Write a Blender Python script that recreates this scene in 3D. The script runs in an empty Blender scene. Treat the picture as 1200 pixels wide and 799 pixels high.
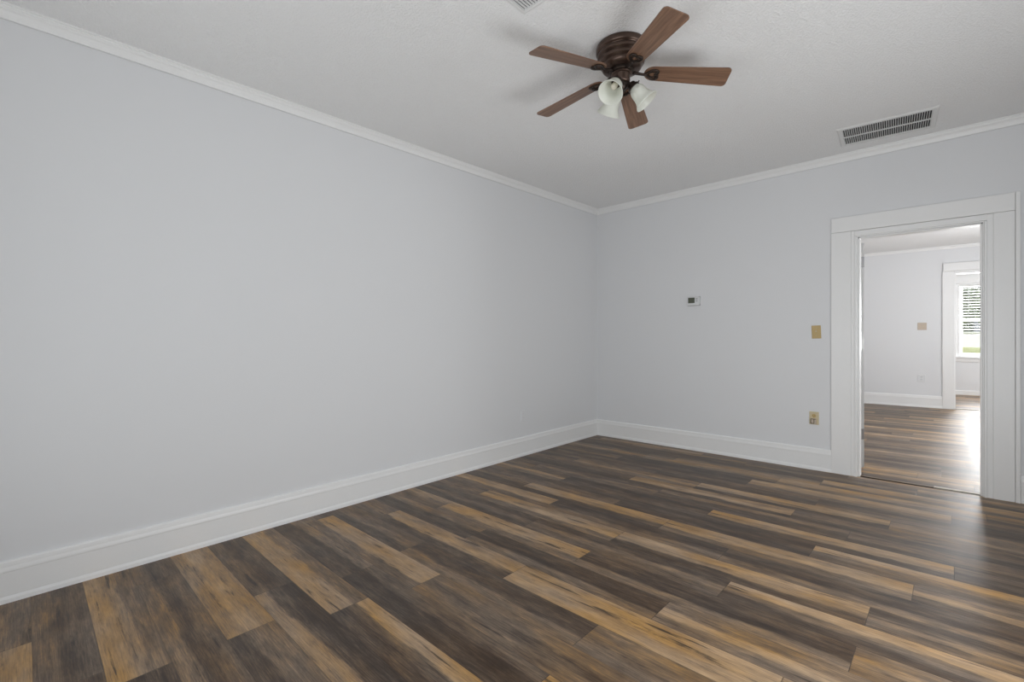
import bpy, bmesh, math, random
from mathutils import Vector, Matrix, noise

scene = bpy.context.scene
C = scene.collection
R = math.radians
PI = math.pi
rng = random.Random(7)

# ------------------------------------------------------------------ camera, sky, lamps, exposure
H = 2.75            # ceiling height
TR = .0201          # the old floor rises a little along x
cam_data = bpy.data.cameras.new('camera')
cam = bpy.data.objects.new('camera', cam_data)
C.objects.link(cam)
cam_data.sensor_width = 36
cam_data.lens = 529.067 / 1200 * 36
cam_data.shift_x = -(615.106 - 600) / 1200
cam_data.shift_y = (390.585 - 399.5) / 1200
cam_data.clip_start = .02
cam.location = (3.17791, -4.63036, 1.24103)
cam.rotation_euler = (R(90), 0, .75962)
scene.camera = cam

scene.view_settings.view_transform = 'Standard'
scene.view_settings.look = 'None'
scene.view_settings.gamma = 1
scene.view_settings.use_curve_mapping = False
scene.view_settings.exposure = -0.01
scene.cycles.use_denoising = True
scene.cycles.max_bounces = 12
scene.cycles.diffuse_bounces = 8

world = bpy.data.worlds.new('sky')
scene.world = world
world.use_nodes = True
wn = world.node_tree.nodes
wn['Background'].inputs['Color'].default_value = (.86, .93, 1.0, 1)
wn['Background'].inputs['Strength'].default_value = .35


def window_light(name, loc, rot, sx, sy, power, col=(1, 1, 1), spread=180):
    """area light panel set in a window opening"""
    l = bpy.data.lights.new(name, 'AREA')
    l.shape = 'RECTANGLE'
    l.size, l.size_y, l.energy, l.color = sx, sy, power, col
    l.spread = R(spread)
    o = bpy.data.objects.new(name, l)
    C.objects.link(o)
    o.location, o.rotation_euler = loc, rot
    return o


sun_data = bpy.data.lights.new('sun', 'SUN')
sun_data.energy, sun_data.angle = 5.0, R(1)
sun = bpy.data.objects.new('sun', sun_data)
C.objects.link(sun)
sun.rotation_euler = Vector((1, .14, -.9)).to_track_quat('-Z', 'Y').to_euler()

# main room: light panels fitted to its brightness, in unseen windows of guessed size
# on the right wall and, as added fill, behind the camera
DAY = (.962, .985, 1.0)
window_light('daylight_right_middle', (3.93, -2.85, .78), (R(112), 0, R(90)), 2.0, .95, 37.5, DAY)
window_light('fill_front_wide', (2.2, -5.31, .78), (R(112), 0, 0), 2.7, .95, 13.5, DAY)
window_light('fill_front_up', (2.2, -5.31, .60), (R(150), 0, 0), 2.7, .6, 6.5, DAY, 110)  # extra panel tilted steeply up to brighten the ceiling
window_light('fill_front_right', (3.05, -5.33, 1.45), (R(80), 0, 0), 1.0, 1.4, 7.4, DAY, 90)
# room beyond the doorway: unseen window on its right wall, plus an added ceiling fill
window_light('daylight_hall_window', (5.08, 2.3, 1.3), (R(112), 0, R(90)), 1.6, 1.2, 66, (.965, .98, 1))
window_light('fill_hall_up', (5.08, 2.3, .8), (R(140), 0, R(90)), 1.6, .4, 34, (.985, .99, 1))
# the far room's own window, then an added side fill for its walls
window_light('daylight_far_window', (3.80, 7.70, 1.5), (R(-90), 0, 0), .95, 1.35, 105, (.985, .99, 1))
window_light('fill_far_side', (5.06, 6.3, 1.3), (R(95), 0, R(90)), 1.0, 1.4, 26, (.985, .99, 1))

# ------------------------------------------------------------------ materials
def lin(r, g, b):
    f = lambda c: (c / 255 / 12.92) if c / 255 <= .04045 else ((c / 255 + .055) / 1.055) ** 2.4
    return (f(r), f(g), f(b), 1)


class NT:
    def __init__(self, name):
        self.m = bpy.data.materials.new(name)
        self.m.use_nodes = True
        self.t = self.m.node_tree
        self.b = self.t.nodes['Principled BSDF']

    def n(self, kind, **kw):
        nd = self.t.nodes.new(kind)
        for k, v in kw.items():
            setattr(nd, k, v)
        return nd

    def l(self, a, b):
        self.t.links.new(a, b)

    def math(self, op, a, b=None, clamp=False):
        nd = self.n('ShaderNodeMath', operation=op, use_clamp=clamp)
        for i, x in enumerate((a, b)):
            if x is None:
                continue
            if isinstance(x, (int, float)):
                nd.inputs[i].default_value = x
            else:
                self.l(x, nd.inputs[i])
        return nd.outputs[0]

    def noise(self, vec, scale, detail=3, rough=.5):
        nd = self.n('ShaderNodeTexNoise')
        nd.inputs['Scale'].default_value = scale
        nd.inputs['Detail'].default_value = detail
        nd.inputs['Roughness'].default_value = rough
        if vec is not None:
            self.l(vec, nd.inputs['Vector'])
        return nd.outputs[0]

    def mapr(self, v, a, b, c, d, smooth=False):
        nd = self.n('ShaderNodeMapRange')
        if smooth:
            nd.interpolation_type = 'SMOOTHSTEP'
        self.l(v, nd.inputs[0])
        for i, x in enumerate((a, b, c, d)):
            nd.inputs[1 + i].default_value = x
        return nd.outputs[0]

    def mix(self, fac, a, b, mode='MIX'):
        nd = self.n('ShaderNodeMix', data_type='RGBA', blend_type=mode)
        if isinstance(fac, (int, float)):
            nd.inputs[0].default_value = fac
        else:
            self.l(fac, nd.inputs[0])
        for i, x in ((6, a), (7, b)):
            if isinstance(x, tuple):
                nd.inputs[i].default_value = x
            else:
                self.l(x, nd.inputs[i])
        return nd.outputs[2]

    def bump(self, h, strength, dist=.002):
        nd = self.n('ShaderNodeBump')
        nd.inputs['Strength'].default_value = strength
        nd.inputs['Distance'].default_value = dist
        self.l(h, nd.inputs['Height'])
        self.l(nd.outputs[0], self.b.inputs['Normal'])

    def obj(self, scale=None):
        tc = self.n('ShaderNodeTexCoord').outputs['Object']
        if scale is None:
            return tc
        mp = self.n('ShaderNodeMapping')
        mp.inputs['Scale'].default_value = scale
        self.l(tc, mp.inputs['Vector'])
        return mp.outputs[0]

    def base(self, c):
        if isinstance(c, tuple):
            self.b.inputs['Base Color'].default_value = c
        else:
            self.l(c, self.b.inputs['Base Color'])

    def set(self, **kw):
        for k, v in kw.items():
            self.b.inputs[k.replace('_', ' ')].default_value = v


def plain(name, col, rough=.5, metal=0., bump=0., scale=60, spec=.5, var=.03):
    t = NT(name)
    v = t.obj()
    nz = t.noise(v, scale, 4)
    dark = tuple(c * (1 - var) for c in col[:3]) + (1,)
    lite = tuple(min(1, c * (1 + var)) for c in col[:3]) + (1,)
    t.base(t.mix(nz, dark, lite))
    t.set(Roughness=rough, Metallic=metal)
    t.b.inputs['Specular IOR Level'].default_value = spec
    if bump:
        t.bump(nz, bump)
    return t.m


M = {}
M['wall'] = plain('wall_paint', (.757, .766, .780, 1), .55, bump=.05, scale=220, spec=.3, var=.01)
M['trim'] = plain('trim_paint', (.85, .852, .848, 1), .34, bump=.04, scale=90, var=.012)
M['trim_dark'] = plain('caulk_gap', (.10, .10, .10, 1), .8)
# stippled ceiling
t = NT('ceiling_stipple')
v = t.obj()
n1 = t.noise(v, 95, 3, .6)
n2 = t.noise(v, 260, 2, .6)
hh = t.math('ADD', t.mapr(n1, .42, .62, 0, 1), t.math('MULTIPLY', n2, .5))
t.base(t.mix(n1, (.845, .846, .845, 1), (.88, .881, .88, 1)))
t.set(Roughness=.85)
t.b.inputs['Specular IOR Level'].default_value = .2
t.bump(hh, .55, .004)
M['ceiling'] = t.m

M['almond'] = plain('almond_plastic', lin(190, 165, 112), .35, var=.04)
M['almond_light'] = plain('pale_almond_plastic', lin(205, 192, 160), .35, var=.04)
M['almond_grey'] = plain('taupe_plastic', lin(196, 182, 166), .4)
M['brown_plastic'] = plain('brown_slot', lin(84, 72, 48), .5)
M['white_plastic'] = plain('white_plastic', (.72, .73, .74, 1), .35)
M['dark_slot'] = plain('dark_slot', (.02, .02, .02, 1), .6)
M['lcd'] = plain('lcd_screen', lin(84, 88, 74), .18, var=.15, scale=160)
M['grey_plastic'] = plain('grey_plastic', lin(176, 178, 178), .4)
M['grille'] = plain('grille_paint', (.72, .72, .715, 1), .4)
M['duct'] = plain('duct_dark', (.03, .03, .032, 1), .9)
M['steel'] = plain('brushed_steel', (.42, .42, .43, 1), .35, .8)
M['bronze'] = plain('oil_rubbed_bronze', lin(88, 72, 64), .30, .75, bump=.02, scale=40, var=.15)
M['bronze_dark'] = plain('dark_bronze', lin(58, 49, 44), .35, .7, var=.15)
M['bulb'] = plain('bulb_glass', (.72, .68, .58, 1), .3)
M['brass'] = plain('socket_brass', lin(190, 175, 150), .35, .6)
M['threshold'] = plain('pale_worn_wood', lin(196, 186, 172), .5, bump=.2, scale=30, var=.1)
M['threshold_dark'] = plain('floor_gap', lin(48, 36, 26), .8)
M['blind'] = plain('blind_vinyl', (.80, .81, .80, 1), .45)

# walnut fan blades
t = NT('walnut_blade')
v = t.obj((3, 60, 60))
g = t.noise(v, 1.2, 6, .65)
v2 = t.obj((1.2, 14, 14))
g2 = t.noise(v2, 1.5, 3, .5)
c = t.mix(t.mapr(g, .35, .65, 0, 1), lin(98, 72, 57), lin(146, 113, 90))
c = t.mix(t.math('MULTIPLY', t.mapr(g2, .45, .62, 0, 1), .45), c, lin(88, 60, 46))
t.base(c)
t.set(Roughness=.38)
M['walnut'] = t.m

# frosted alabaster glass shade
t = NT('frosted_glass')
v = t.obj()
nz = t.noise(v, 26, 4, .6)
t.base(t.mix(nz, (.86, .87, .81, 1), (.95, .955, .93, 1)))
t.set(Roughness=.32)
tr = t.n('ShaderNodeBsdfTranslucent')
tr.inputs[0].default_value = (.88, .90, .82, 1)
ms = t.n('ShaderNodeMixShader')
ms.inputs[0].default_value = .4
t.l(t.b.outputs[0], ms.inputs[1])
t.l(tr.outputs[0], ms.inputs[2])
t.l(ms.outputs[0], t.t.nodes['Material Output'].inputs[0])
M['shade'] = t.m

# window pane
t = NT('window_glass')
tp = t.n('ShaderNodeBsdfTransparent')
gl = t.n('ShaderNodeBsdfGlossy')
gl.inputs['Roughness'].default_value = .02
ms = t.n('ShaderNodeMixShader')
ms.inputs[0].default_value = .06
t.l(tp.outputs[0], ms.inputs[1])
t.l(gl.outputs[0], ms.inputs[2])
t.l(ms.outputs[0], t.t.nodes['Material Output'].inputs[0])
M['glass'] = t.m

# leaves, lawn
t = NT('tree_leaves')
v = t.obj()
nz = t.noise(v, 3.5, 6, .7)
t.base(t.mix(t.mapr(nz, .35, .65, 0, 1), lin(38, 48, 36), lin(150, 170, 120)))
t.set(Roughness=.7)
M['leaves'] = t.m
M['bark'] = plain('bark', lin(80, 66, 52), .9, bump=.5, scale=12, var=.3)
M['lawn'] = plain('dry_lawn', lin(176, 182, 130), .9, scale=9, var=.2)
M['render_white'] = plain('white_siding', (.82, .83, .84, 1), .6)
M['roof'] = plain('grey_shingle', lin(120, 122, 122), .8, scale=20, var=.2)

# vinyl planks: three tone strips per plank carried by the mesh, wavy boundaries, grain, knots, seams
def plank_material():
    t = NT('vinyl_plank')
    uv = t.n('ShaderNodeUVMap')
    uv.uv_map = 'plank'
    sep = t.n('ShaderNodeSeparateXYZ')
    t.l(uv.outputs[0], sep.inputs[0])
    u, w = sep.outputs[0], sep.outputs[1]            # metres along the plank, 0..1 across it
    at = t.n('ShaderNodeAttribute', attribute_name='tones')
    sc = t.n('ShaderNodeSeparateColor')
    t.l(at.outputs['Color'], sc.inputs[0])
    far, mid, near = sc.outputs[0], sc.outputs[1], sc.outputs[2]
    rnd = at.outputs['Alpha']
    # a coordinate that differs from plank to plank
    cmb = t.n('ShaderNodeCombineXYZ')
    t.l(t.math('ADD', u, t.math('MULTIPLY', rnd, 37.0)), cmb.inputs[0])
    t.l(t.math('MULTIPLY', w, .1735), cmb.inputs[1])
    t.l(t.math('MULTIPLY', rnd, 11.0), cmb.inputs[2])
    P = cmb.outputs[0]

    def stretched(sx, sy):
        mp = t.n('ShaderNodeMapping')
        mp.inputs['Scale'].default_value = (sx, sy, 1)
        t.l(P, mp.inputs['Vector'])
        return mp.outputs[0]
    wob = t.noise(stretched(2.2, 7), 1.0, 4, .6)
    fine = t.noise(stretched(6, 90), 1.0, 3, .6)
    ww = t.math('ADD', w, t.math('MULTIPLY', t.math('SUBTRACT', wob, .5), .42))
    ww = t.math('ADD', ww, t.math('MULTIPLY', t.math('SUBTRACT', fine, .5), .16))
    a = t.mapr(ww, .58, .70, 0, 1, True)             # near .. mid .. far
    b = t.mapr(ww, .30, .42, 0, 1, True)

    def lerp(f, x, y):
        return t.math('ADD', t.math('MULTIPLY', x, t.math('SUBTRACT', 1.0, f)), t.math('MULTIPLY', y, f))
    tone = lerp(a, lerp(b, near, mid), far)
    # blotches and streaks
    bl = t.noise(stretched(5, 24), 1.0, 6, .7)
    tone = t.math('ADD', tone, t.math('MULTIPLY', t.math('SUBTRACT', bl, .5), .95))
    st = t.noise(stretched(9, 230), 1.0, 5, .75)
    tone = t.math('ADD', tone, t.math('MULTIPLY', t.math('SUBTRACT', st, .5), 1.15))
    ramp = t.n('ShaderNodeValToRGB')
    t.l(tone, ramp.inputs[0])
    el = ramp.color_ramp.elements
    el[0].position = 0.0
    el[0].color = lin(56, 42, 31)
    el[1].position = 1.0
    el[1].color = lin(190, 153, 106)
    for p, cc in ((.22, lin(82, 66, 52)), (.46, lin(116, 96, 76)), (.72, lin(158, 127, 90))):
        e = el.new(p)
        e.color = cc
    col = ramp.outputs[0]
    # grey wash in places, warmer patches in others
    gw = t.noise(stretched(1.6, 6), 1.3, 3, .5)
    hs = t.n('ShaderNodeHueSaturation')
    t.l(col, hs.inputs['Color'])
    t.l(t.mapr(gw, .35, .65, .80, 1.16), hs.inputs['Saturation'])
    col = hs.outputs[0]
    # knots
    vo = t.n('ShaderNodeTexVoronoi')
    mp = t.n('ShaderNodeMapping')
    mp.inputs['Scale'].default_value = (2.4, 8.5, 1)
    t.l(P, mp.inputs['Vector'])
    t.l(mp.outputs[0], vo.inputs['Vector'])
    vo.inputs['Scale'].default_value = 1.0
    kn = t.math('MULTIPLY', t.mapr(vo.outputs['Distance'], .04, .17, 1, 0, True), t.mapr(st, .44, .56, 0, .85))
    col = t.mix(kn, col, lin(46, 35, 29))
    # dark cracks along the grain
    ck = t.noise(stretched(2.6, 46), 1.0, 2, .5)
    ckm = t.math('MULTIPLY', t.mapr(ck, .62, .69, 0, .85), t.mapr(bl, .42, .58, 1, 0))
    col = t.mix(ckm, col, lin(50, 40, 34))
    # seams
    ed = t.math('MINIMUM', w, t.math('SUBTRACT', 1.0, w))
    en = t.math('MINIMUM', u, t.math('SUBTRACT', 1.19, u))
    seam = t.math('MAXIMUM', t.mapr(ed, .003, .012, .6, 0), t.mapr(en, .0006, .0022, 1, 0))
    col = t.mix(t.math('MULTIPLY', seam, .7), col, lin(40, 32, 27))
    t.base(col)
    rough = t.mapr(st, .3, .7, .34, .46)
    t.l(rough, t.b.inputs['Roughness'])
    t.b.inputs['Specular IOR Level'].default_value = .36
    hgt = t.math('SUBTRACT', t.math('MULTIPLY', st, .6), t.math('MULTIPLY', seam, 1.0))
    t.bump(hgt, .35, .0015)
    return t.m


M['plank'] = plank_material()

# ------------------------------------------------------------------ mesh helpers
def obj(name, bm, mat, parent=None, smooth=False, bevel=0.):
    me = bpy.data.meshes.new(name)
    bmesh.ops.recalc_face_normals(bm, faces=bm.faces)
    bm.to_mesh(me)
    bm.free()
    if smooth:
        for p in me.polygons:
            p.use_smooth = True
    me.materials.append(M[mat] if isinstance(mat, str) else mat)
    o = bpy.data.objects.new(name, me)
    C.objects.link(o)
    if parent:
        o.parent = parent
    if bevel:
        b = o.modifiers.new('bevel', 'BEVEL')
        b.width, b.segments, b.limit_method = bevel, 2, 'ANGLE'
    return o


def smooth_by_angle(o, deg=35):
    me = o.data
    bm = bmesh.new()
    bm.from_mesh(me)
    for f in bm.faces:
        f.smooth = True
    for e in bm.edges:
        if len(e.link_faces) == 2 and e.calc_face_angle(0) > R(deg):
            e.smooth = False
    bm.to_mesh(me)
    bm.free()
    return o


def box(bm, x0, x1, y0, y1, z0, z1, mtx=None):
    vs = [bm.verts.new((x, y, z)) for x in (x0, x1) for y in (y0, y1) for z in (z0, z1)]
    for idx in ((0, 1, 3, 2), (4, 6, 7, 5), (0, 4, 5, 1), (2, 3, 7, 6), (0, 2, 6, 4), (1, 5, 7, 3)):
        bm.faces.new([vs[i] for i in idx])
    if mtx:
        for vv in vs:
            vv.co = mtx @ vv.co
    return vs


def boxes(*bs):
    bm = bmesh.new()
    for b in bs:
        box(bm, *b)
    return bm


def lathe(bm, prof, seg=32, mtx=None):
    rings = []
    for r, z in prof:
        if r < 1e-5:
            rings.append([bm.verts.new((0, 0, z))])
        else:
            rings.append([bm.verts.new((r * math.cos(2 * PI * i / seg), r * math.sin(2 * PI * i / seg), z)) for i in range(seg)])
    for a, b in zip(rings, rings[1:]):
        for i in range(seg):
            j = (i + 1) % seg
            if len(a) == 1 and len(b) == 1:
                continue
            if len(a) == 1:
                bm.faces.new((a[0], b[j], b[i]))
            elif len(b) == 1:
                bm.faces.new((a[i], a[j], b[0]))
            else:
                bm.faces.new((a[i], a[j], b[j], b[i]))
    if mtx:
        for ring in rings:
            for vv in ring:
                vv.co = mtx @ vv.co


def tube(bm, pts, rad, seg=8, closed=False):
    pts = [Vector(p) for p in pts]
    n = len(pts)
    rings = []
    for i, p in enumerate(pts):
        a = pts[(i - 1) % n] if (closed or i > 0) else p
        b = pts[(i + 1) % n] if (closed or i < n - 1) else p
        d = (b - a).normalized()
        up = Vector((0, 0, 1)) if abs(d.z) < .95 else Vector((1, 0, 0))
        s = d.cross(up).normalized()
        q = s.cross(d)
        r = rad[i] if isinstance(rad, (list, tuple)) else rad
        rings.append([bm.verts.new(p + r * (math.cos(2 * PI * k / seg) * s + math.sin(2 * PI * k / seg) * q)) for k in range(seg)])
    m = n if closed else n - 1
    for i in range(m):
        A, B = rings[i], rings[(i + 1) % n]
        for k in range(seg):
            l = (k + 1) % seg
            bm.faces.new((A[k], A[l], B[l], B[k]))
    if not closed:
        bm.faces.new(rings[0][::-1])
        bm.faces.new(rings[-1])


def run(bm, prof, p0, p1, inward, z0, z1, m0=0., m1=0.):
    """a moulding: profile (d off the wall, z) swept from p0 to p1; m0/m1 mitre the ends by m*d along the run"""
    p0, p1, inward = Vector(p0), Vector(p1), Vector(inward)
    dr = (p1 - p0).normalized()
    A = [bm.verts.new((*(p0 + inward * d + dr * (m0 * d)), z + z0)) for d, z in prof]
    B = [bm.verts.new((*(p1 + inward * d + dr * (m1 * d)), z + z1)) for d, z in prof]
    n = len(prof)
    for i in range(n):
        j = (i + 1) % n
        bm.faces.new((A[i], A[j], B[j], B[i]))
    bm.faces.new(A[::-1])
    bm.faces.new(B)


def struct(name, bm, mat, parent=None, **kw):
    o = obj(name, bm, mat, parent, **kw)
    if parent is None:
        o['kind'] = 'structure'
    return o


def empty(name, loc=(0, 0, 0), rz=0.):
    o = bpy.data.objects.new(name, None)
    C.objects.link(o)
    o.location = loc
    o.rotation_euler = (0, 0, rz)
    return o


def tag(o, label, cat, group=None):
    o['label'] = label
    o['category'] = cat
    if group:
        o['group'] = group
    return o


fz = lambda x: TR * x

# ------------------------------------------------------------------ floor
PIT, SL, OFF, LEN = .1735, .026, .079, 1.19
JOINT = {-1: 1.35, -2: .6, -3: 2.411, -4: .95, -5: 1.978, -6: .1, -7: 1.701, -8: 1.214, -9: .35, -10: .8, -11: 1.427,
         -12: .663, -13: 1.083, -14: 1.727, -15: 1.21, -16: 1.721, -17: 1.07, -18: .372, -19: .928, -20: 1.302, -21: .96,
         -22: 1.222, -23: .814, -24: 1.084, -25: .28, -26: 1.077, -27: .95, -28: .51, -29: .9, -30: .3}
# tones far/mid/near of the planks, keyed by the whole number of the x where each begins (T tan, M brown, D dark, G grey)
TV = {'T': .79, 't': .65, 'M': .46, 'm': .36, 'D': .22, 'd': .12}
TONES = {
    -1: {.16: 'mMt', 1.35: 'DMm', 2.54: 'MtM', -1.03: 'mmD'},
    -2: {.6: 'MDD', 1.79: 'mMD', 2.98: 'tMD', -.59: 'mDm'},
    -3: {.03: 'DDM', 1.22: 'DMt', 2.41: 'Ttm'},
    -4: {-.24: 'tMD', .95: 'tMD', 2.14: 'TtM', 3.33: 'tMD'},
    -5: {-.4: 'mMD', .79: 'dDD', 1.98: 'TtM', 3.17: 'MDD'},
    -6: {.1: 'mDm', 1.29: 'mDD', 2.48: 'DmM'},
    -7: {-.68: 'DmM', .51: 'MtM', 1.70: 'TtD', 2.89: 'MtM'},
    -8: {.02: 'mDd', 1.21: 'tTD', 2.40: 'mMD'},
    -9: {.35: 'mMm', 1.54: 'MDD', 2.73: 'mMD', -.84: 'mmM'},
    -10: {-.39: 'mTM', .8: 'dDm', 1.99: 'TtD', 3.18: 'MDD'},
    -11: {.24: 'DmM', 1.43: 'dDd', 2.62: 'TMm', -.95: 'mDm'},
    -12: {-.53: 'MDD', .66: 'TtD', 1.85: 'tTM', 3.04: 'MtD'},
    -13: {-.11: 'tTm', 1.08: 'dDM', 2.27: 'DdM', 3.46: 'DDM'},
    -14: {.54: 'tTM', 1.73: 'TtD', 2.92: 'DMm', -.65: 'mMm'},
    -15: {.02: 'DmD', 1.21: 'DMm', 2.40: 'TMD', 3.59: 'MmD'},
    -16: {-.66: 'tMm', .53: 'TTM', 1.72: 'DdM', 2.91: 'MtM'},
    -17: {-.12: 'MDD', 1.07: 'DdM', 2.26: 'MTM', 3.45: 'MMM'},
    -18: {-.82: 'mMm', .37: 'tTD', 1.56: 'TTT', 2.75: 'tTM'},
    -19: {-.26: 'mMD', .93: 'DDM', 2.12: 'MMM', 3.31: 'MMM'},
    -20: {.11: 'TTM', 1.30: 'MmM', 2.49: 'MmM'},
    -21: {-.23: 'MDD', .96: 'mdD', 2.15: 'TtM'},
    -22: {.03: 'MTT', 1.22: 'TmD', 2.41: 'MMD'},
    -23: {-.38: 'DDm', .81: 'dDt', 2.00: 'DDM'},
    -24: {-.11: 'tTt', 1.08: 'MMD', 2.27: 'MMD'},
    -25: {-.91: 'mDm', .28: 'mDM', 1.47: 'MMD'},
    -26: {-.11: 'MtT', 1.08: 'DdD'},
    -27: {-.24: 'mDM', .95: 'DMm'},
    -28: {-.68: 'MMm', .51: 'TtT'},
}


def plank_floor(name, x0, x1, y0, y1, k0, k1):
    bm = bmesh.new()
    uvl = bm.loops.layers.uv.new('plank')
    tl = bm.loops.layers.float_color.new('tones')
    r = random.Random(11)
    pool = ['TtM', 'MDD', 'mDd', 'tTM', 'DmM', 'MmD', 'TMD', 'mMt', 'DDM', 'MMm', 'dDm']
    for k in range(k0, k1):
        j = JOINT.get(k, r.random() * LEN)
        n0 = math.floor((x0 - j) / LEN)
        x = j + n0 * LEN
        while x < x1:
            a, b = max(x, x0), min(x + LEN, x1)
            tn = None
            for kx, s in TONES.get(k, {}).items():
                if abs(kx - x) < .06:
                    tn = s
            if tn is None:
                tn = r.choice(pool)
            rn = r.random()
            col = tuple(TV[q] + r.uniform(-.03, .03) for q in tn) + (rn,)
            pts = []
            for xx, e in ((a, -.5), (b, -.5), (b, .5), (a, .5)):
                y = OFF + PIT * (k + e) + SL * xx
                pts.append((xx, y, fz(xx), xx - x, e + .5))
            vs = [bm.verts.new(p[:3]) for p in pts]
            f = bm.faces.new(vs)
            for lp, p in zip(f.loops, pts):
                lp[uvl].uv = (p[3], p[4])
                lp[tl] = col
            x += LEN
    for co, no in (((0, y0, 0), (0, -1, 0)), ((0, y1, 0), (0, 1, 0))):
        bmesh.ops.bisect_plane(bm, geom=bm.verts[:] + bm.edges[:] + bm.faces[:], plane_co=co, plane_no=no, clear_outer=True)
    me = bpy.data.meshes.new(name)
    bm.to_mesh(me)
    bm.free()
    me.materials.append(M['plank'])
    o = bpy.data.objects.new(name, me)
    C.objects.link(o)
    o['kind'] = 'structure'
    return o


XR, YF = 3.90, -5.28        # right wall, front wall (behind the camera)
HX0, HX1, HY1, HH = .55, 5.0, 5.04, 2.607   # room beyond the doorway
FY0, FY1 = 5.18, 7.40       # far room
plank_floor('floor', -.02, XR + .02, YF - .02, .0, -33, 3)
plank_floor('floor_hall', HX0 - .02, HX1 + .02, .030, FY0 - .10, -2, 33)
plank_floor('floor_far', HX0 - .02, HX1 + .02, FY0 - .09, FY1 + .02, 26, 46)
# sub-floor, seen in the gaps at the thresholds
bm = bmesh.new()
vs = box(bm, -.3, 5.3, YF - .3, FY1 + .3, -.06, -.012)
for q in vs:
    q.co.z += fz(q.co.x)
struct('floor_base', bm, 'threshold_dark')

# ------------------------------------------------------------------ walls and ceilings
DX0, DX1, DZ = 2.602, 3.330, 2.040      # doorway opening
T = .14
WB = -.15
struct('wall_left', boxes((-T, 0, YF - T, T, WB, H + .1)), 'wall')
struct('wall_back', boxes((0, DX0, 0, T, WB, H + .1), (DX1, HX1 + T, 0, T, WB, H + .1), (DX0, DX1, 0, T, DZ, H + .1)), 'wall')
# right wall with the window opening (out of the picture)
wz0, wz1 = .28, 2.20
wy0, wy1 = -4.30, -1.70
struct('wall_right', boxes((XR, XR + T, YF - T, wy0, WB, H + .1), (XR, XR + T, wy1, 0, WB, H + .1),
                           (XR, XR + T, wy0, wy1, WB, wz0), (XR, XR + T, wy0, wy1, wz1, H + .1)), 'wall')
fx0, fx1 = .80, 3.60
struct('wall_front', boxes((0, fx0, YF - T, YF, WB, H + .1), (fx1, XR, YF - T, YF, WB, H + .1),
                           (fx0, fx1, YF - T, YF, WB, wz0), (fx0, fx1, YF - T, YF, wz1, H + .1)), 'wall')
struct('ceiling', boxes((-T, XR + T, YF - T, T, H, H + .1)), 'ceiling')
# hall
D2X0, D2X1, D2Z = 3.190, 4.05, 2.180
struct('wall_hall_left', boxes((HX0 - T, HX0, T, HY1, WB, HH + .1)), 'wall')
hy0, hy1 = 1.45, 3.15
hz0, hz1 = .60, 2.20
struct('wall_hall_right', boxes((HX1, HX1 + T, T, hy0, WB, HH + .1), (HX1, HX1 + T, hy1, HY1, WB, HH + .1),
                                (HX1, HX1 + T, hy0, hy1, WB, hz0), (HX1, HX1 + T, hy0, hy1, hz1, HH + .1)), 'wall')
struct('wall_hall_back', boxes((HX0 - T, D2X0, HY1, FY0, WB, HH + .1), (D2X1, HX1 + T, HY1, FY0, WB, HH + .1),
                               (D2X0, D2X1, HY1, FY0, D2Z, HH + .1)), 'wall')
struct('ceiling_hall', boxes((HX0 - T, HX1 + T, T, FY1 + T, HH, HH + .1)), 'ceiling')
# far room
GX0, GX1, GZ0, GZ1 = 3.215, 4.30, .800, 2.190     # window opening
struct('wall_far_left', boxes((HX0 - T, HX0, FY0, FY1, WB, HH + .1)), 'wall')
struct('wall_far_right', boxes((HX1, HX1 + T, FY0 - T, 5.75, WB, HH + .1), (HX1, HX1 + T, 6.85, FY1, WB, HH + .1), (HX1, HX1 + T, 5.75, 6.85, WB, hz0), (HX1, HX1 + T, 5.75, 6.85, hz1, HH + .1)), 'wall')
struct('wall_far_back', boxes((HX0 - T, GX0, FY1, FY1 + T, WB, HH + .1), (GX1, HX1 + T, FY1, FY1 + T, WB, HH + .1),
                              (GX0, GX1, FY1, FY1 + T, WB, GZ0), (GX0, GX1, FY1, FY1 + T, GZ1, HH + .1)), 'wall')

# ------------------------------------------------------------------ baseboards and crown mouldings
BASE = [(0, .190), (.008, .190), (.0125, .184), (.0140, .172), (.0145, .164), (.0165, .156), (.0178, .148), (.0178, .1415), (.0160, .1395),
        (.0165, .030), (.0185, .027), (.0225, .018), (.024, 0), (.024, -.02), (0, -.02)]
CROWN = [(.0035, -.0606), (.013, -.0606), (.0145, -.053), (.018, -.040), (.025, -.029), (.034, -.023), (.036, -.0185), (.041, -.0185),
         (.0425, -.010), (.0495, -.008), (.0495, 0), (.0035, 0)]
bm = bmesh.new()
run(bm, BASE, (0, YF), (0, 0), (1, 0), 0, 0, 0, -1)
struct('baseboard_left', bm, 'trim')
bm = bmesh.new()
run(bm, BASE, (0, 0), (2.419, 0), (0, -1), 0, fz(2.419), 1, 0)
run(bm, BASE, (3.514, 0), (XR, 0), (0, -1), fz(3.514), fz(XR), 0, -1)
struct('baseboard_back', bm, 'trim')
bm = bmesh.new()
run(bm, BASE, (XR, 0), (XR, YF), (-1, 0), fz(XR), fz(XR), 1, 0)
struct('baseboard_right', bm, 'trim')
bm = bmesh.new()
run(bm, CROWN, (0, YF), (0, 0), (1, 0), H, H, 0, -1)
struct('trim_1', bm, 'trim')
bm = bmesh.new()
run(bm, CROWN, (0, 0), (XR, 0), (0, -1), H, H, 1, -1)
struct('trim_2', bm, 'trim')
bm = bmesh.new()
run(bm, CROWN, (XR, 0), (XR, YF), (-1, 0), H, H, 1, 0)
struct('trim_3', bm, 'trim')
bm = bmesh.new()
run(bm, BASE, (HX0, HY1), (D2X0 - .140, HY1), (0, -1), fz(HX0), fz(3.05), 0, 0)
struct('baseboard_hall', bm, 'trim')
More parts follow.
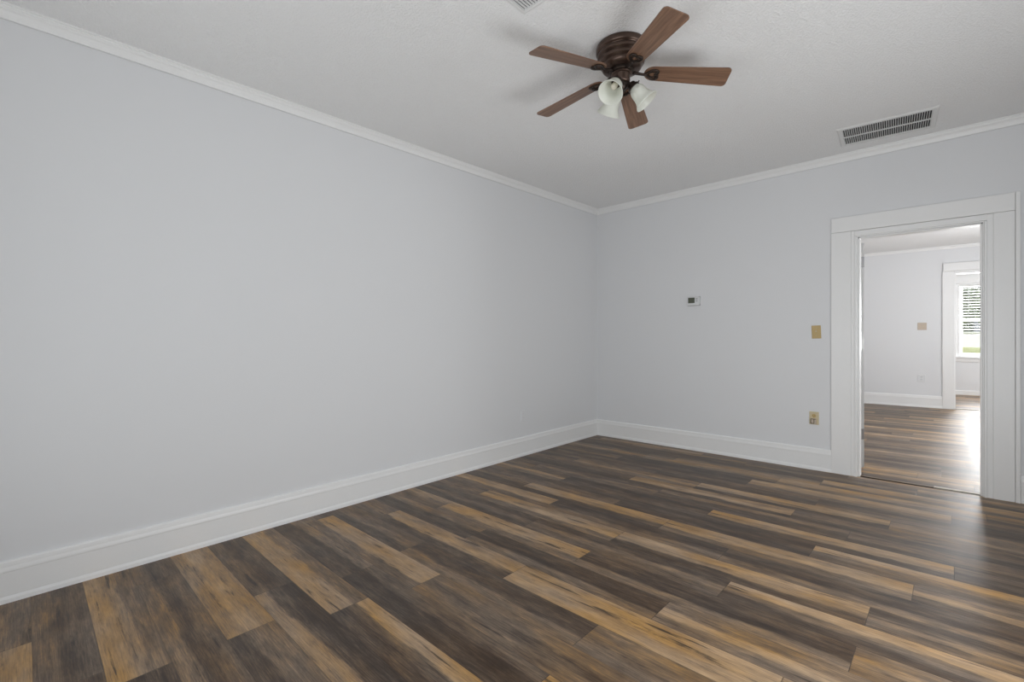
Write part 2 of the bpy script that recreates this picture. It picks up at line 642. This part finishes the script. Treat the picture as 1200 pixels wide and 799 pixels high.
CR2 = [(0, -.045), (.012, -.045), (.016, -.02), (.03, -.008), (.03, 0), (0, 0)]
bm = bmesh.new()
run(bm, CR2, (HX0, HY1), (HX1, HY1), (0, -1), HH, HH)
struct('trim_4', bm, 'trim')
bm = bmesh.new()
BASE2 = [(0, .085), (.008, .085), (.014, .075), (.014, 0), (.014, -.02), (0, -.02)]
run(bm, BASE2, (HX0, FY1), (HX1, FY1), (0, -1), fz(HX0), fz(HX1))
struct('baseboard_far', bm, 'trim')

# ------------------------------------------------------------------ doorway into the hall
door = empty('door_1', (0, 0, 0))
door['kind'] = 'structure'


def dpart(name, bm, mat='trim', parent=door, bevel=.002):
    return obj(name, bm, mat, parent, bevel=bevel)


fb = lambda x: fz(x) - .004
HB = 2.094
dpart('casing', boxes((2.417, 2.556, -.021, 0, fb(2.42), HB)))
dpart('casing', boxes((3.382, 3.487, -.021, 0, fb(3.4), HB)))
dpart('head_casing', boxes((2.419, 3.487, -.023, 0, HB + .0015, 2.220)))
# outer back band on the right
dpart('back_band', boxes((3.489, 3.512, -.030, 0, fb(3.5), 2.222)))
# inner stepped trims
bm = boxes((2.5562, 2.580, -.0175, 0, fb(2.56), HB - .001), (2.5802, 2.5935, -.024, 0, fb(2.58), 2.046), (2.5935, 2.602, -.012, 0, fb(2.6), 2.042))
dpart('inner_trim', bm)
bm = boxes((3.3508, 3.3818, -.0165, 0, fb(3.35), HB - .001), (3.338, 3.3505, -.024, 0, fb(3.35), 2.046), (3.330, 3.338, -.012, 0, fb(3.35), 2.042))
dpart('inner_trim', bm)
dpart('inner_trim', boxes((2.580, 3.352, -.0165, 0, 2.050, HB - .001), (2.5935, 3.338, -.012, 0, 2.040, 2.050)))
# jambs lining the opening, with stops
dpart('jamb', boxes((DX0 - .018, DX0, -.001, T + .001, fb(2.6), DZ + .018), (DX0, DX0 + .011, .001, .085, fb(2.6), DZ)))
dpart('jamb', boxes((DX1, DX1 + .018, -.001, T + .001, fb(3.3), DZ + .018), (DX1 - .011, DX1, .001, .085, fb(3.3), DZ)))
dpart('head_jamb', boxes((DX0, DX1, -.001, T + .001, DZ, DZ + .018), (DX0, DX1, .001, .085, DZ - .011, DZ)))
# hall-side casing
dpart('casing', boxes((DX0 - .14, DX0 - .018, T, T + .02, fb(2.5), DZ + .02)))
dpart('casing', boxes((DX1 + .018, DX1 + .14, T, T + .02, fb(3.4), DZ + .02)))
dpart('head_casing', boxes((DX0 - .14, DX1 + .14, T, T + .02, DZ + .02, DZ + .14)))
# the door itself, swung far into the hall so that only its hinge edge shows
leaf = empty('door_leaf', (2.606, .186, 0), R(145))
leaf.parent = door
LW, LT = .715, .042
z0, z1 = .088, 2.022
lb = bmesh.new()
box(lb, 0, LW, -LT / 2 + .006, LT / 2 - .006, z0 + .02, z1 - .02)
for s in (-1, 1):
    a, b = (LT / 2 - .006, LT / 2) if s > 0 else (-LT / 2, -LT / 2 + .006)
    box(lb, 0, .10, a, b, z0, z1)
    box(lb, LW - .10, LW, a, b, z0, z1)
    for q0, q1 in ((z0, z0 + .2), (.72, .86), (1.30, 1.40), (z1 - .11, z1)):
        box(lb, .10, LW - .10, a, b, q0, q1)
box(lb, 0, .03, -LT / 2, LT / 2, z0, z1)
box(lb, LW - .03, LW, -LT / 2, LT / 2, z0, z1)
box(lb, 0, LW, -LT / 2, LT / 2, z1 - .03, z1)
box(lb, 0, LW, -LT / 2, LT / 2, z0, z0 + .03)
panel = obj('door_panel', lb, 'trim', leaf)
for zc, mt in ((1.855, 'steel'), (1.155, 'trim'), (.375, 'steel')):
    hb = bmesh.new()
    box(hb, -.0025, .0005, -LT / 2 + .002, LT / 2 - .001, zc - .045, zc + .045)
    lathe(hb, [(0, zc - .048), (.0055, zc - .048), (.0055, zc - .017), (.0045, zc - .016), (.0055, zc - .015), (.0055, zc + .015), (.0045, zc + .016),
               (.0055, zc + .017), (.0055, zc + .048), (0, zc + .048)], 12, Matrix.Translation((-.004, LT / 2 + .001, 0)))
    h = obj('hinge', hb, mt, leaf)
    if mt == 'trim':
        h['label'] = 'white painted hinge'
    else:
        h['label'] = 'bare metal hinge'
kb = bmesh.new()
for s in (-1, 1):
    lathe(kb, [(0, 0), (.026, 0), (.026, .004), (.010, .008), (.010, .022), (.022, .030), (.027, .042), (.022, .054), (0, .058)], 20,
          Matrix.Translation((LW - .06, s * LT / 2, .98)) @ Matrix.Rotation(R(-90 * s), 4, 'X'))
obj('door_knob', kb, 'steel', leaf, smooth=True)
# worn pale strip in the doorway floor, with its gap
bm = bmesh.new()
vs = box(bm, 3.068, 3.329, .031, .072, -.006, .003)
for q in vs:
    q.co.z += fz(q.co.x)
struct('floor_threshold_strip', bm, 'threshold')

# second doorway, hall to far room
d2 = empty('door_2', (0, 0, 0))
d2['kind'] = 'structure'
dpart('casing', boxes((3.050, 3.186, HY1 - .022, HY1, fb(3.05), D2Z + .03)), parent=d2)
dpart('casing', boxes((D2X1 + .004, D2X1 + .14, HY1 - .022, HY1, fb(4.1), D2Z + .03)), parent=d2)
dpart('head_casing', boxes((3.062, D2X1 + .128, HY1 - .028, HY1, D2Z + .0315, 2.335)), parent=d2)
dpart('head_trim', boxes((3.19, D2X1, HY1 - .012, HY1, D2Z - .002, D2Z + .03)), parent=d2)
dpart('jamb', boxes((3.186, 3.200, HY1 - .004, FY0 + .004, fb(3.19), D2Z)), parent=d2)
dpart('jamb', boxes((D2X1 - .012, D2X1 + .004, HY1 - .004, FY0 + .004, fb(4.05), D2Z)), parent=d2)
dpart('head_jamb', boxes((3.2, D2X1 - .012, HY1 - .004, FY0 + .004, D2Z - .014, D2Z)), parent=d2)
bm = bmesh.new()
vs = box(bm, 3.2, D2X1 - .012, HY1 + .03, HY1 + .075, -.004, .008)
for q in vs:
    q.co.z += fz(q.co.x)
struct('floor_far_threshold', bm, 'threshold')

# ------------------------------------------------------------------ far room window
win = empty('window_1', (0, 0, 0))
win['kind'] = 'structure'
wp = lambda name, bm, mat='trim', **k: obj(name, bm, mat, win, **k)
yo = FY1
wp('window_frame', boxes((GX0, GX0 + .045, yo - .005, yo + T, GZ0, GZ1), (GX1 - .045, GX1, yo - .005, yo + T, GZ0, GZ1),
                         (GX0 + .045, GX1 - .045, yo - .005, yo + T, GZ1 - .022, GZ1), (GX0 + .045, GX1 - .045, yo - .005, yo + T, GZ0, GZ0 + .02)), bevel=.003)
ZM = 1.497


def sash(y, za, zb):
    s = wp('sash', boxes((GX0 + .045, GX0 + .088, y, y + .035, za, zb), (GX1 - .088, GX1 - .045, y, y + .035, za, zb),
                         (GX0 + .088, GX1 - .088, y, y + .035, za, za + .042), (GX0 + .088, GX1 - .088, y, y + .035, zb - .038, zb)), bevel=.003)
    p = obj('pane', boxes((GX0 + .085, GX1 - .085, y + .015, y + .019, za + .04, zb - .036)), 'glass', s)


sash(yo + .095, ZM - .02, GZ1 - .022)
sash(yo + .055, GZ0 + .02, ZM + .02)
wp('window_casing', boxes((GX0 - .14, GX0, yo - .02, yo, GZ0, GZ1), (GX1, GX1 + .14, yo - .02, yo, GZ0, GZ1)), bevel=.003)
wp('window_head_casing', boxes((GX0 - .15, GX1 + .15, yo - .024, yo, GZ1 + .001, GZ1 + .16), (GX0 - .165, GX1 + .165, yo - .036, yo, GZ1 + .16, GZ1 + .18)), bevel=.003)
wp('window_sill', boxes((GX0 - .16, GX1 + .16, yo - .055, yo + .05, GZ0 - .028, GZ0)), bevel=.004)
wp('window_apron', boxes((GX0 - .14, GX1 + .14, yo - .018, yo, GZ0 - .10, GZ0 - .028)), bevel=.003)

bl = tag(empty('window_blind', ((GX0 + GX1) / 2, yo + .026, GZ1 - .022)), 'white horizontal slat blind half lowered in the far window', 'window blind')
bw = (GX1 - GX0) / 2 - .05
obj('headrail', boxes((-bw, bw, -.02, .02, -.035, 0)), 'blind', bl, bevel=.003)
bm = bmesh.new()
zz = -.075
while zz > -.90:
    n = 5
    m = Matrix.Translation((0, 0, zz)) @ Matrix.Rotation(R(14), 4, 'X')
    rows = []
    for i in range(n + 1):
        yy = -.023 + .046 * i / n
        zc = .004 * (1 - (yy / .023) ** 2)
        rows.append([bm.verts.new(m @ Vector((sx * bw, yy, zc + dz))) for dz in (0, .0018) for sx in (-1, 1)])
    for A, B in zip(rows, rows[1:]):
        bm.faces.new((A[0], A[1], B[1], B[0]))
        bm.faces.new((A[3], A[2], B[2], B[3]))
    bm.faces.new((rows[0][0], rows[0][2], rows[0][3], rows[0][1]))
    bm.faces.new((rows[-1][0], rows[-1][1], rows[-1][3], rows[-1][2]))
    zz -= .052
obj('slats', bm, 'blind', bl)
obj('bottom_rail', boxes((-bw, bw, -.016, .016, -.955, -.935)), 'blind', bl, bevel=.003)
for xx in (-bw + .12, bw - .12):
    bm = bmesh.new()
    tube(bm, [(xx, -.024, -.03), (xx, -.0245, -.94), (xx, .0245, -.955), (xx, .024, -.03)], .0012, 6)
    obj('cord', bm, 'blind', bl)

# unseen window frames, added around the openings of the light panels
def simple_window(name, mtx, w, h):
    r = empty(name)
    r['kind'] = 'structure'
    bm = bmesh.new()
    for b in ((-w / 2, -w / 2 + .05, .08, T, 0, h), (w / 2 - .05, w / 2, .08, T, 0, h), (-w / 2, w / 2, .08, T, 0, .05), (-w / 2, w / 2, .08, T, h - .05, h),
              (-w / 2, w / 2, .09, .13, h / 2 - .02, h / 2 + .02), (-.02, .02, .09, .13, 0, h)):
        box(bm, *b, mtx)
    obj('window_frame', bm, 'trim', r)
    bm = bmesh.new()
    for b in ((-w / 2 - .12, -w / 2, -.02, 0, -.02, h + .12), (w / 2, w / 2 + .12, -.02, 0, -.02, h + .12), (-w / 2, w / 2, -.02, 0, h, h + .12), (-w / 2 - .14, w / 2 + .14, -.05, 0, -.04, -.005)):
        box(bm, *b, mtx)
    obj('window_casing', bm, 'trim', r)


simple_window('window_2', Matrix.Translation((XR, (wy0 + wy1) / 2, wz0)) @ Matrix.Rotation(R(-90), 4, 'Z'), wy1 - wy0, wz1 - wz0)
simple_window('window_3', Matrix.Translation(((fx0 + fx1) / 2, YF, wz0)) @ Matrix.Rotation(R(180), 4, 'Z'), fx1 - fx0, wz1 - wz0)
simple_window('window_4', Matrix.Translation((HX1, (hy0 + hy1) / 2, hz0)) @ Matrix.Rotation(R(-90), 4, 'Z'), hy1 - hy0, hz1 - hz0)
simple_window('added_window', Matrix.Translation((HX1, 6.3, hz0)) @ Matrix.Rotation(R(-90), 4, 'Z'), 1.1, hz1 - hz0)  # made-up window, added to carry the far room's side fill

# ------------------------------------------------------------------ ceiling fan
FX, FY = 1.908, -2.552
fan = tag(empty('ceiling_fan', (FX, FY, H)), 'flush bronze ceiling fan with five walnut blades and three frosted glass lights', 'ceiling fan')
bm = bmesh.new()
lathe(bm, [(0, 0), (.120, 0), (.131, -.003), (.1345, -.010), (.1345, -.028), (.130, -.034), (.124, -.036), (.122, -.039), (.1255, -.043), (.128, -.050),
           (.125, -.060), (.117, -.064), (.114, -.067), (.1175, -.071), (.120, -.078), (.117, -.088), (.108, -.093), (.104, -.096), (.105, -.101), (.104, -.110),
           (.098, -.117), (.088, -.121), (.060, -.123), (0, -.123)], 48)
smooth_by_angle(obj('motor_housing', bm, 'bronze', fan), 40)
bm = bmesh.new()
lathe(bm, [(0, -.122), (.060, -.122), (.0635, -.126), (.0635, -.137), (.060, -.141), (.050, -.143), (0, -.143)], 40)
smooth_by_angle(obj('flywheel', bm, 'bronze_dark', fan), 40)
bm = bmesh.new()
lathe(bm, [(0, -.142), (.054, -.142), (.056, -.146), (.052, -.150), (.045, -.151), (.043, -.156), (.043, -.184), (.040, -.190), (.034, -.193), (0, -.193)], 36)
kit = smooth_by_angle(obj('light_kit', bm, 'bronze', fan), 40)
bm = bmesh.new()
lathe(bm, [(0, -.192), (.031, -.192), (.033, -.197), (.030, -.212), (.021, -.224), (.010, -.232), (.007, -.238), (.009, -.243), (.006, -.249), (0, -.250)], 28)
smooth_by_angle(obj('finial', bm, 'bronze_dark', kit), 40)


def blade_bm():
    # outline in the blade's own plane, x along its length
    out = []
    r0, r1 = .116, .546
    for i in range(13):                       # rounded, slightly pointed root
        a = PI / 2 + PI * i / 12
        out.append((r0 + .052 + .052 * math.cos(a), .047 * math.sin(a)))
    wt = .0625
    rc = .022
    for i in range(7):
        a = -PI / 2 + PI / 2 * i / 6
        out.append((r1 - rc + rc * math.cos(a), -wt + rc + rc * math.sin(a)))
    for i in range(7):
        a = PI / 2 * i / 6
        out.append((r1 - rc + rc * math.cos(a), wt - rc + rc * math.sin(a)))
    bm = bmesh.new()
    lo = [bm.verts.new((x, y, -.003)) for x, y in out]
    hi = [bm.verts.new((x, y, .003)) for x, y in out]
    n = len(out)
    bm.faces.new(lo[::-1])
    bm.faces.new(hi)
    for i in range(n):
        j = (i + 1) % n
        bm.faces.new((lo[i], lo[j], hi[j], hi[i]))
    return bm


def iron_bm():
    bm = bmesh.new()
    # arm from the flywheel down to the blade
    tube(bm, [(.052, 0, -.001), (.078, 0, -.003), (.100, 0, -.007), (.118, 0, -.009), (.130, 0, -.008)], [.009, .008, .007, .0065, .006], 8)
    # open heart-shaped plate under the blade root
    pts = []
    for i in range(28):
        a = 2 * PI * i / 28
        hx = 16 * math.sin(a) ** 3
        hy = 13 * math.cos(a) - 5 * math.cos(2 * a) - 2 * math.cos(3 * a) - math.cos(4 * a)
        pts.append((.158 + hy * .0026, hx * .0020, -.0065))
    tube(bm, pts, .0056, 6, True)
    pts = [(.160 + .020 * math.cos(2 * PI * i / 18), .015 * math.sin(2 * PI * i / 18), -.0065) for i in range(18)]
    tube(bm, pts, .0032, 6, True)
    for sx, sy in ((.180, .019), (.180, -.019), (.126, 0)):
        lathe(bm, [(0, -.0125), (.005, -.012), (.0065, -.009), (.0065, -.003), (0, -.003)], 10, Matrix.Translation((sx, sy, 0)))
    return bm


for i in range(5):
    az = -105.8 + 72 * i
    m = Matrix.Translation((0, 0, -.131)) @ Matrix.Rotation(R(az), 4, 'Z') @ Matrix.Rotation(math.atan(.103), 4, 'Y') @ Matrix.Rotation(R(-11.5), 4, 'X')
    b = obj('blade', blade_bm(), 'walnut', fan, bevel=.0015)
    b.matrix_local = m
    k = obj('blade_iron', iron_bm(), 'bronze_dark', b, smooth=True)

for az in (-84, 36, 156):
    d = Vector((math.cos(R(az)), math.sin(R(az)), 0))
    tilt = R(50)
    ax = d * math.cos(tilt) + Vector((0, 0, -math.sin(tilt)))       # shade axis, pointing to its mouth
    base = d * .048 + Vector((0, 0, -.198))
    rot = ax.to_track_quat('Z', 'Y').to_matrix().to_4x4()
    m = Matrix.Translation(base) @ rot
    bm = bmesh.new()
    tube(bm, [d * .022 + Vector((0, 0, -.196)), d * .036 + Vector((0, 0, -.192)), base + ax * .004], .008, 8)
    lathe(bm, [(0, -.004), (.017, -.004), (.022, .002), (.024, .012), (.030, .016), (.0325, .020), (.0325, .026), (.026, .028), (0, .028)], 24, m)
    for q in range(3):
        tube(bm, [m @ Vector((.031 * math.cos(q * 2.094), .031 * math.sin(q * 2.094), .022)), m @ Vector((.040 * math.cos(q * 2.094), .040 * math.sin(q * 2.094), .022))], .003, 6)
    arm = smooth_by_angle(obj('lamp_arm', bm, 'bronze_dark', kit), 40)
    bm = bmesh.new()
    prof = [(.027, .020), (.0275, .030), (.033, .036), (.039, .048), (.0415, .062), (.0425, .078), (.0455, .094), (.052, .108), (.060, .119), (.0645, .126)]
    inner = [(r - .0028, z) for r, z in prof][::-1]
    lathe(bm, prof + [(.0645, .1285), (.062, .1285)] + inner[1:], 36, m)
    obj('lamp_shade', bm, 'shade', kit, smooth=True)
    bm = bmesh.new()
    lathe(bm, [(0, .026), (.013, .026), (.014, .034), (.012, .038), (.014, .044), (.0165, .052), (.017, .060), (.014, .068), (.008, .073), (0, .075)], 20, m)
    obj('bulb', bm, 'bulb', kit, smooth=True)

# ------------------------------------------------------------------ ceiling grilles
def grille(name, loc, rz, L, W, border, rows, pitch, label, group=None):
    g = tag(empty(name, loc, rz), label, 'air vent', group)
    bm = bmesh.new()
    prof = [(0, 0), (0, -.004), (.006, -.010), (.012, -.011), (border - .004, -.009), (border, -.004), (border, 0)]
    hl, hw = L / 2, W / 2
    rings = []
    for d, z in prof:
        rings.append([bm.verts.new((sx * (hl - d), sy * (hw - d), z)) for sx, sy in ((-1, -1), (1, -1), (1, 1), (-1, 1))])
    for A, B in zip(rings, rings[1:]):
        for i in range(4):
            j = (i + 1) % 4
            bm.faces.new((A[i], A[j], B[j], B[i]))
    obj('frame', bm, 'grille', g)
    il, iw = hl - border, hw - border
    obj('duct', boxes((-il, il, -iw, iw, -.0015, 0)), 'duct', g)
    # slats across, split in rows by a bar
    step = 2 * iw / rows
    bm = bmesh.new()
    n = int(2 * il / pitch)
    for i in range(n + 1):
        x = -il + (2 * il) * i / n
        m = Matrix.Translation((x, 0, -.0055)) @ Matrix.Rotation(R(18), 4, 'Y')
        box(bm, -.0014, .0014, -iw, iw, -.0055, .0035, m)
    obj('slats', bm, 'grille', g)
    for k in range(1, rows):
        y = -iw + step * k
        obj('bar', boxes((-il, il, y - .003, y + .003, -.0115, -.002)), 'grille', g)
    for sx in (-1, 1):
        bm = bmesh.new()
        lathe(bm, [(0, -.0125), (.004, -.012), (.0045, -.0105), (0, -.0105)], 10, Matrix.Translation((sx * (hl - border / 2), 0, 0)))
        obj('screw', bm, 'grille', g)
    return g


grille('ceiling_vent', (2.816, -.403, H), R(4.4), .565, .385, .034, 2, .0125,
       'long white return grille on the ceiling above the doorway')
g2 = grille('ceiling_vent', (1.795, -3.225, H), R(2), .165, .28, .022, 1, .0145,
            'small white register at the top edge beside the fan')

# ------------------------------------------------------------------ wall devices
def plate_bm(w, h, d, m=None):
    bm = bmesh.new()
    e = .004
    lo = [bm.verts.new((sx * w / 2, 0, sz * h / 2)) for sx, sz in ((-1, -1), (1, -1), (1, 1), (-1, 1))]
    md = [bm.verts.new((sx * w / 2, -d * .45, sz * h / 2)) for sx, sz in ((-1, -1), (1, -1), (1, 1), (-1, 1))]
    hi = [bm.verts.new((sx * (w / 2 - e), -d, sz * (h / 2 - e))) for sx, sz in ((-1, -1), (1, -1), (1, 1), (-1, 1))]
    bm.faces.new(lo)
    for A, B in ((lo, md), (md, hi)):
        for i in range(4):
            j = (i + 1) % 4
            bm.faces.new((A[i], A[j], B[j], B[i]))
    bm.faces.new(hi[::-1])
    return bm


def screws(zs, y, mat, parent):
    for z in zs:
        bm = bmesh.new()
        lathe(bm, [(0, 0), (.0034, 0), (.0030, .0012), (0, .0014)], 12, Matrix.Translation((0, y, z)) @ Matrix.Rotation(R(90), 4, 'X'))
        obj('screw', bm, mat, parent)


# thermostat
th = tag(empty('thermostat', (1.218, 0, 1.578)), 'off-white wall thermostat with grey display left of the doorway', 'thermostat')
bm = bmesh.new()
pts = [(-.064, -.046), (.048, -.046), (.058, -.038), (.062, -.02), (.062, .02), (.058, .038), (.048, .046), (-.064, .046)]
A = [bm.verts.new((x, 0, z)) for x, z in pts]
B = [bm.verts.new((x, -.022, z)) for x, z in pts]
D = [bm.verts.new((x * .95, -.027, z * .93)) for x, z in pts]
bm.faces.new(A)
bm.faces.new(D[::-1])
for P0, P1 in ((A, B), (B, D)):
    for i in range(8):
        j = (i + 1) % 8
        bm.faces.new((P0[i], P0[j], P1[j], P1[i]))
obj('body', bm, 'white_plastic', th)
obj('display', boxes((-.055, .014, -.0285, -.026, -.022, .034)), 'lcd', th)
for z in (.020, -.002):
    obj('button', boxes((.026, .044, -.030, -.026, z - .006, z + .006)), 'grey_plastic', th, bevel=.001)
obj('base_plate', boxes((-.066, .064, -.004, 0, -.050, .048)), 'grey_plastic', th, bevel=.001)

# switch by the doorway, tilted a little
sw = tag(empty('light_switch', (2.305, 0, 1.2535)), 'tan light switch plate on the wall beside the doorway', 'light switch')
sw.rotation_euler = (0, R(-2.2), 0)
obj('plate', plate_bm(.070, .114, .006), 'almond', sw)
obj('toggle', boxes((-.0045, .0045, -.017, -.005, .000, .013)), 'almond_light', sw, bevel=.0015)
obj('slot', boxes((-.006, .006, -.0068, -.005, -.013, .013)), 'almond', sw)
screws((.030, -.030), -.006, 'brass', sw)

# outlet under it with a plug-in device
ot = tag(empty('wall_outlet', (2.288, 0, .497)), 'almond wall outlet below the tan switch beside the doorway', 'outlet')
obj('plate', plate_bm(.072, .112, .006), 'almond_light', ot)
for z in (.0205, -.0205):
    bm = bmesh.new()
    lathe(bm, [(0, 0), (.0165, 0), (.0160, .0018), (0, .002)], 20, Matrix.Translation((0, -.006, z)) @ Matrix.Rotation(R(90), 4, 'X'))
    rc = obj('receptacle', bm, 'almond', ot)
    obj('slot', boxes((-.0075, -.0052, -.0085, -.0075, z - .002, z + .006), (.0052, .0075, -.0085, -.0075, z - .002, z + .006), (-.002, .002, -.0085, -.0075, z - .010, z - .006)), 'dark_slot', rc)
screws((0,), -.006, 'brass', ot)
pg = tag(empty('plug_adapter', (2.287, -.008, .476)), 'small beige adapter with dark frame plugged into the almond outlet', 'plug adapter')
obj('body', boxes((-.023, .020, -.020, 0, -.026, .020)), 'almond_grey', pg, bevel=.002)
obj('dark_frame', boxes((-.021, .018, -.0215, -.019, .013, .018), (-.021, -.016, -.0215, -.019, -.024, .013), (.003, .008, -.0215, -.019, -.024, .013), (-.016, .003, -.0215, -.019, -.024, -.019)), 'brown_plastic', pg)

# outlet on the left wall, painted over
lo = tag(empty('wall_outlet', (0, -1.315, .405), R(90)), 'white outlet low on the long left wall', 'outlet')
obj('plate', plate_bm(.072, .116, .006), 'wall', lo)
for z in (.0205, -.0205):
    bm = bmesh.new()
    lathe(bm, [(0, 0), (.0165, 0), (.0160, .0018), (0, .002)], 20, Matrix.Translation((0, -.006, z)) @ Matrix.Rotation(R(90), 4, 'X'))
    rc = obj('receptacle', bm, 'wall', lo)
    obj('slot', boxes((-.0070, -.0055, -.0083, -.0075, z - .001, z + .005), (.0055, .0070, -.0083, -.0075, z - .001, z + .005)), 'grey_plastic', rc)
screws((0,), -.006, 'wall', lo)

# hall: two-gang switch and outlet
hs = tag(empty('light_switch', (2.809, HY1, 1.355)), 'taupe double switch plate on the wall seen through the doorway', 'light switch')
obj('plate', plate_bm(.112, .116, .006), 'almond_grey', hs)
for x in (-.023, .023):
    obj('toggle', boxes((x - .0045, x + .0045, -.016, -.005, -.004, .010)), 'almond_light', hs)
    for z in (.03, -.03):
        bm = bmesh.new()
        lathe(bm, [(0, 0), (.0034, 0), (.003, .0012), (0, .0014)], 10, Matrix.Translation((x, -.006, z)) @ Matrix.Rotation(R(90), 4, 'X'))
        obj('screw', bm, 'brass', hs)
ho = tag(empty('wall_outlet', (2.800, HY1, .517)), 'white outlet on the wall seen through the doorway', 'outlet')
obj('plate', plate_bm(.100, .118, .006), 'white_plastic', ho)
for z in (.0205, -.0205):
    bm = bmesh.new()
    lathe(bm, [(0, 0), (.0165, 0), (.0160, .0018), (0, .002)], 20, Matrix.Translation((0, -.006, z)) @ Matrix.Rotation(R(90), 4, 'X'))
    rc = obj('receptacle', bm, 'white_plastic', ho)
    obj('slot', boxes((-.0080, -.0050, -.0085, -.0075, z - .004, z + .008), (.0050, .0080, -.0085, -.0075, z - .004, z + .008)), 'dark_slot', rc)
screws((0,), -.006, 'steel', ho)

# ------------------------------------------------------------------ outdoors, seen through the far window
bm = bmesh.new()
q = [bm.verts.new(p) for p in ((-25, FY1 + .3, -.40), (45, FY1 + .3, -.40), (45, 30, .52), (-25, 30, .52), (45, 75, .8), (-25, 75, .8))]
bm.faces.new((q[0], q[1], q[2], q[3]))
bm.faces.new((q[3], q[2], q[4], q[5]))
struct('ground', bm, 'lawn')
gb = tag(empty('garden_wall', (4.4, 29.0, .47), R(-34)), 'low white garden wall at the far edge of the lawn', 'garden wall')
obj('wall', boxes((-9, 9, 0, .25, -.3, .80)), 'render_white', gb)
obj('coping', boxes((-9.1, 9.1, -.05, .30, .801, .86)), 'render_white', gb, bevel=.01)


def tree(x, y, h, r, seed, label):
    t = tag(empty('tree', (x, y, .5)), label, 'tree', 'trees outside the far window')
    bm = bmesh.new()
    tube(bm, [(0, 0, 0), (.05, .03, h * .3), (0, .08, h * .6)], [.22, .17, .08], 10)
    obj('trunk', bm, 'bark', t)
    bm = bmesh.new()
    bmesh.ops.create_icosphere(bm, subdivisions=5, radius=1)
    for q in bm.verts:
        n = q.co.normalized()
        s = 1 + .35 * noise.noise(n * 2.2 + Vector((seed, 0, 0))) + .22 * noise.noise(n * 6 + Vector((0, seed, 0))) + .12 * noise.noise(n * 15 + Vector((0, 0, seed)))
        q.co = Vector((n.x * r * s, n.y * r * s, h * .58 + n.z * h * .42 * s))
    obj('crown', bm, 'leaves', t)


tree(2.6, 37.5, 9, 2.6, 1.7, 'nearer leafy tree behind the white garden wall, seen through the far window')
tree(6.2, 46.0, 13, 4.5, 7.9, 'farther and taller leafy tree behind the white garden wall')
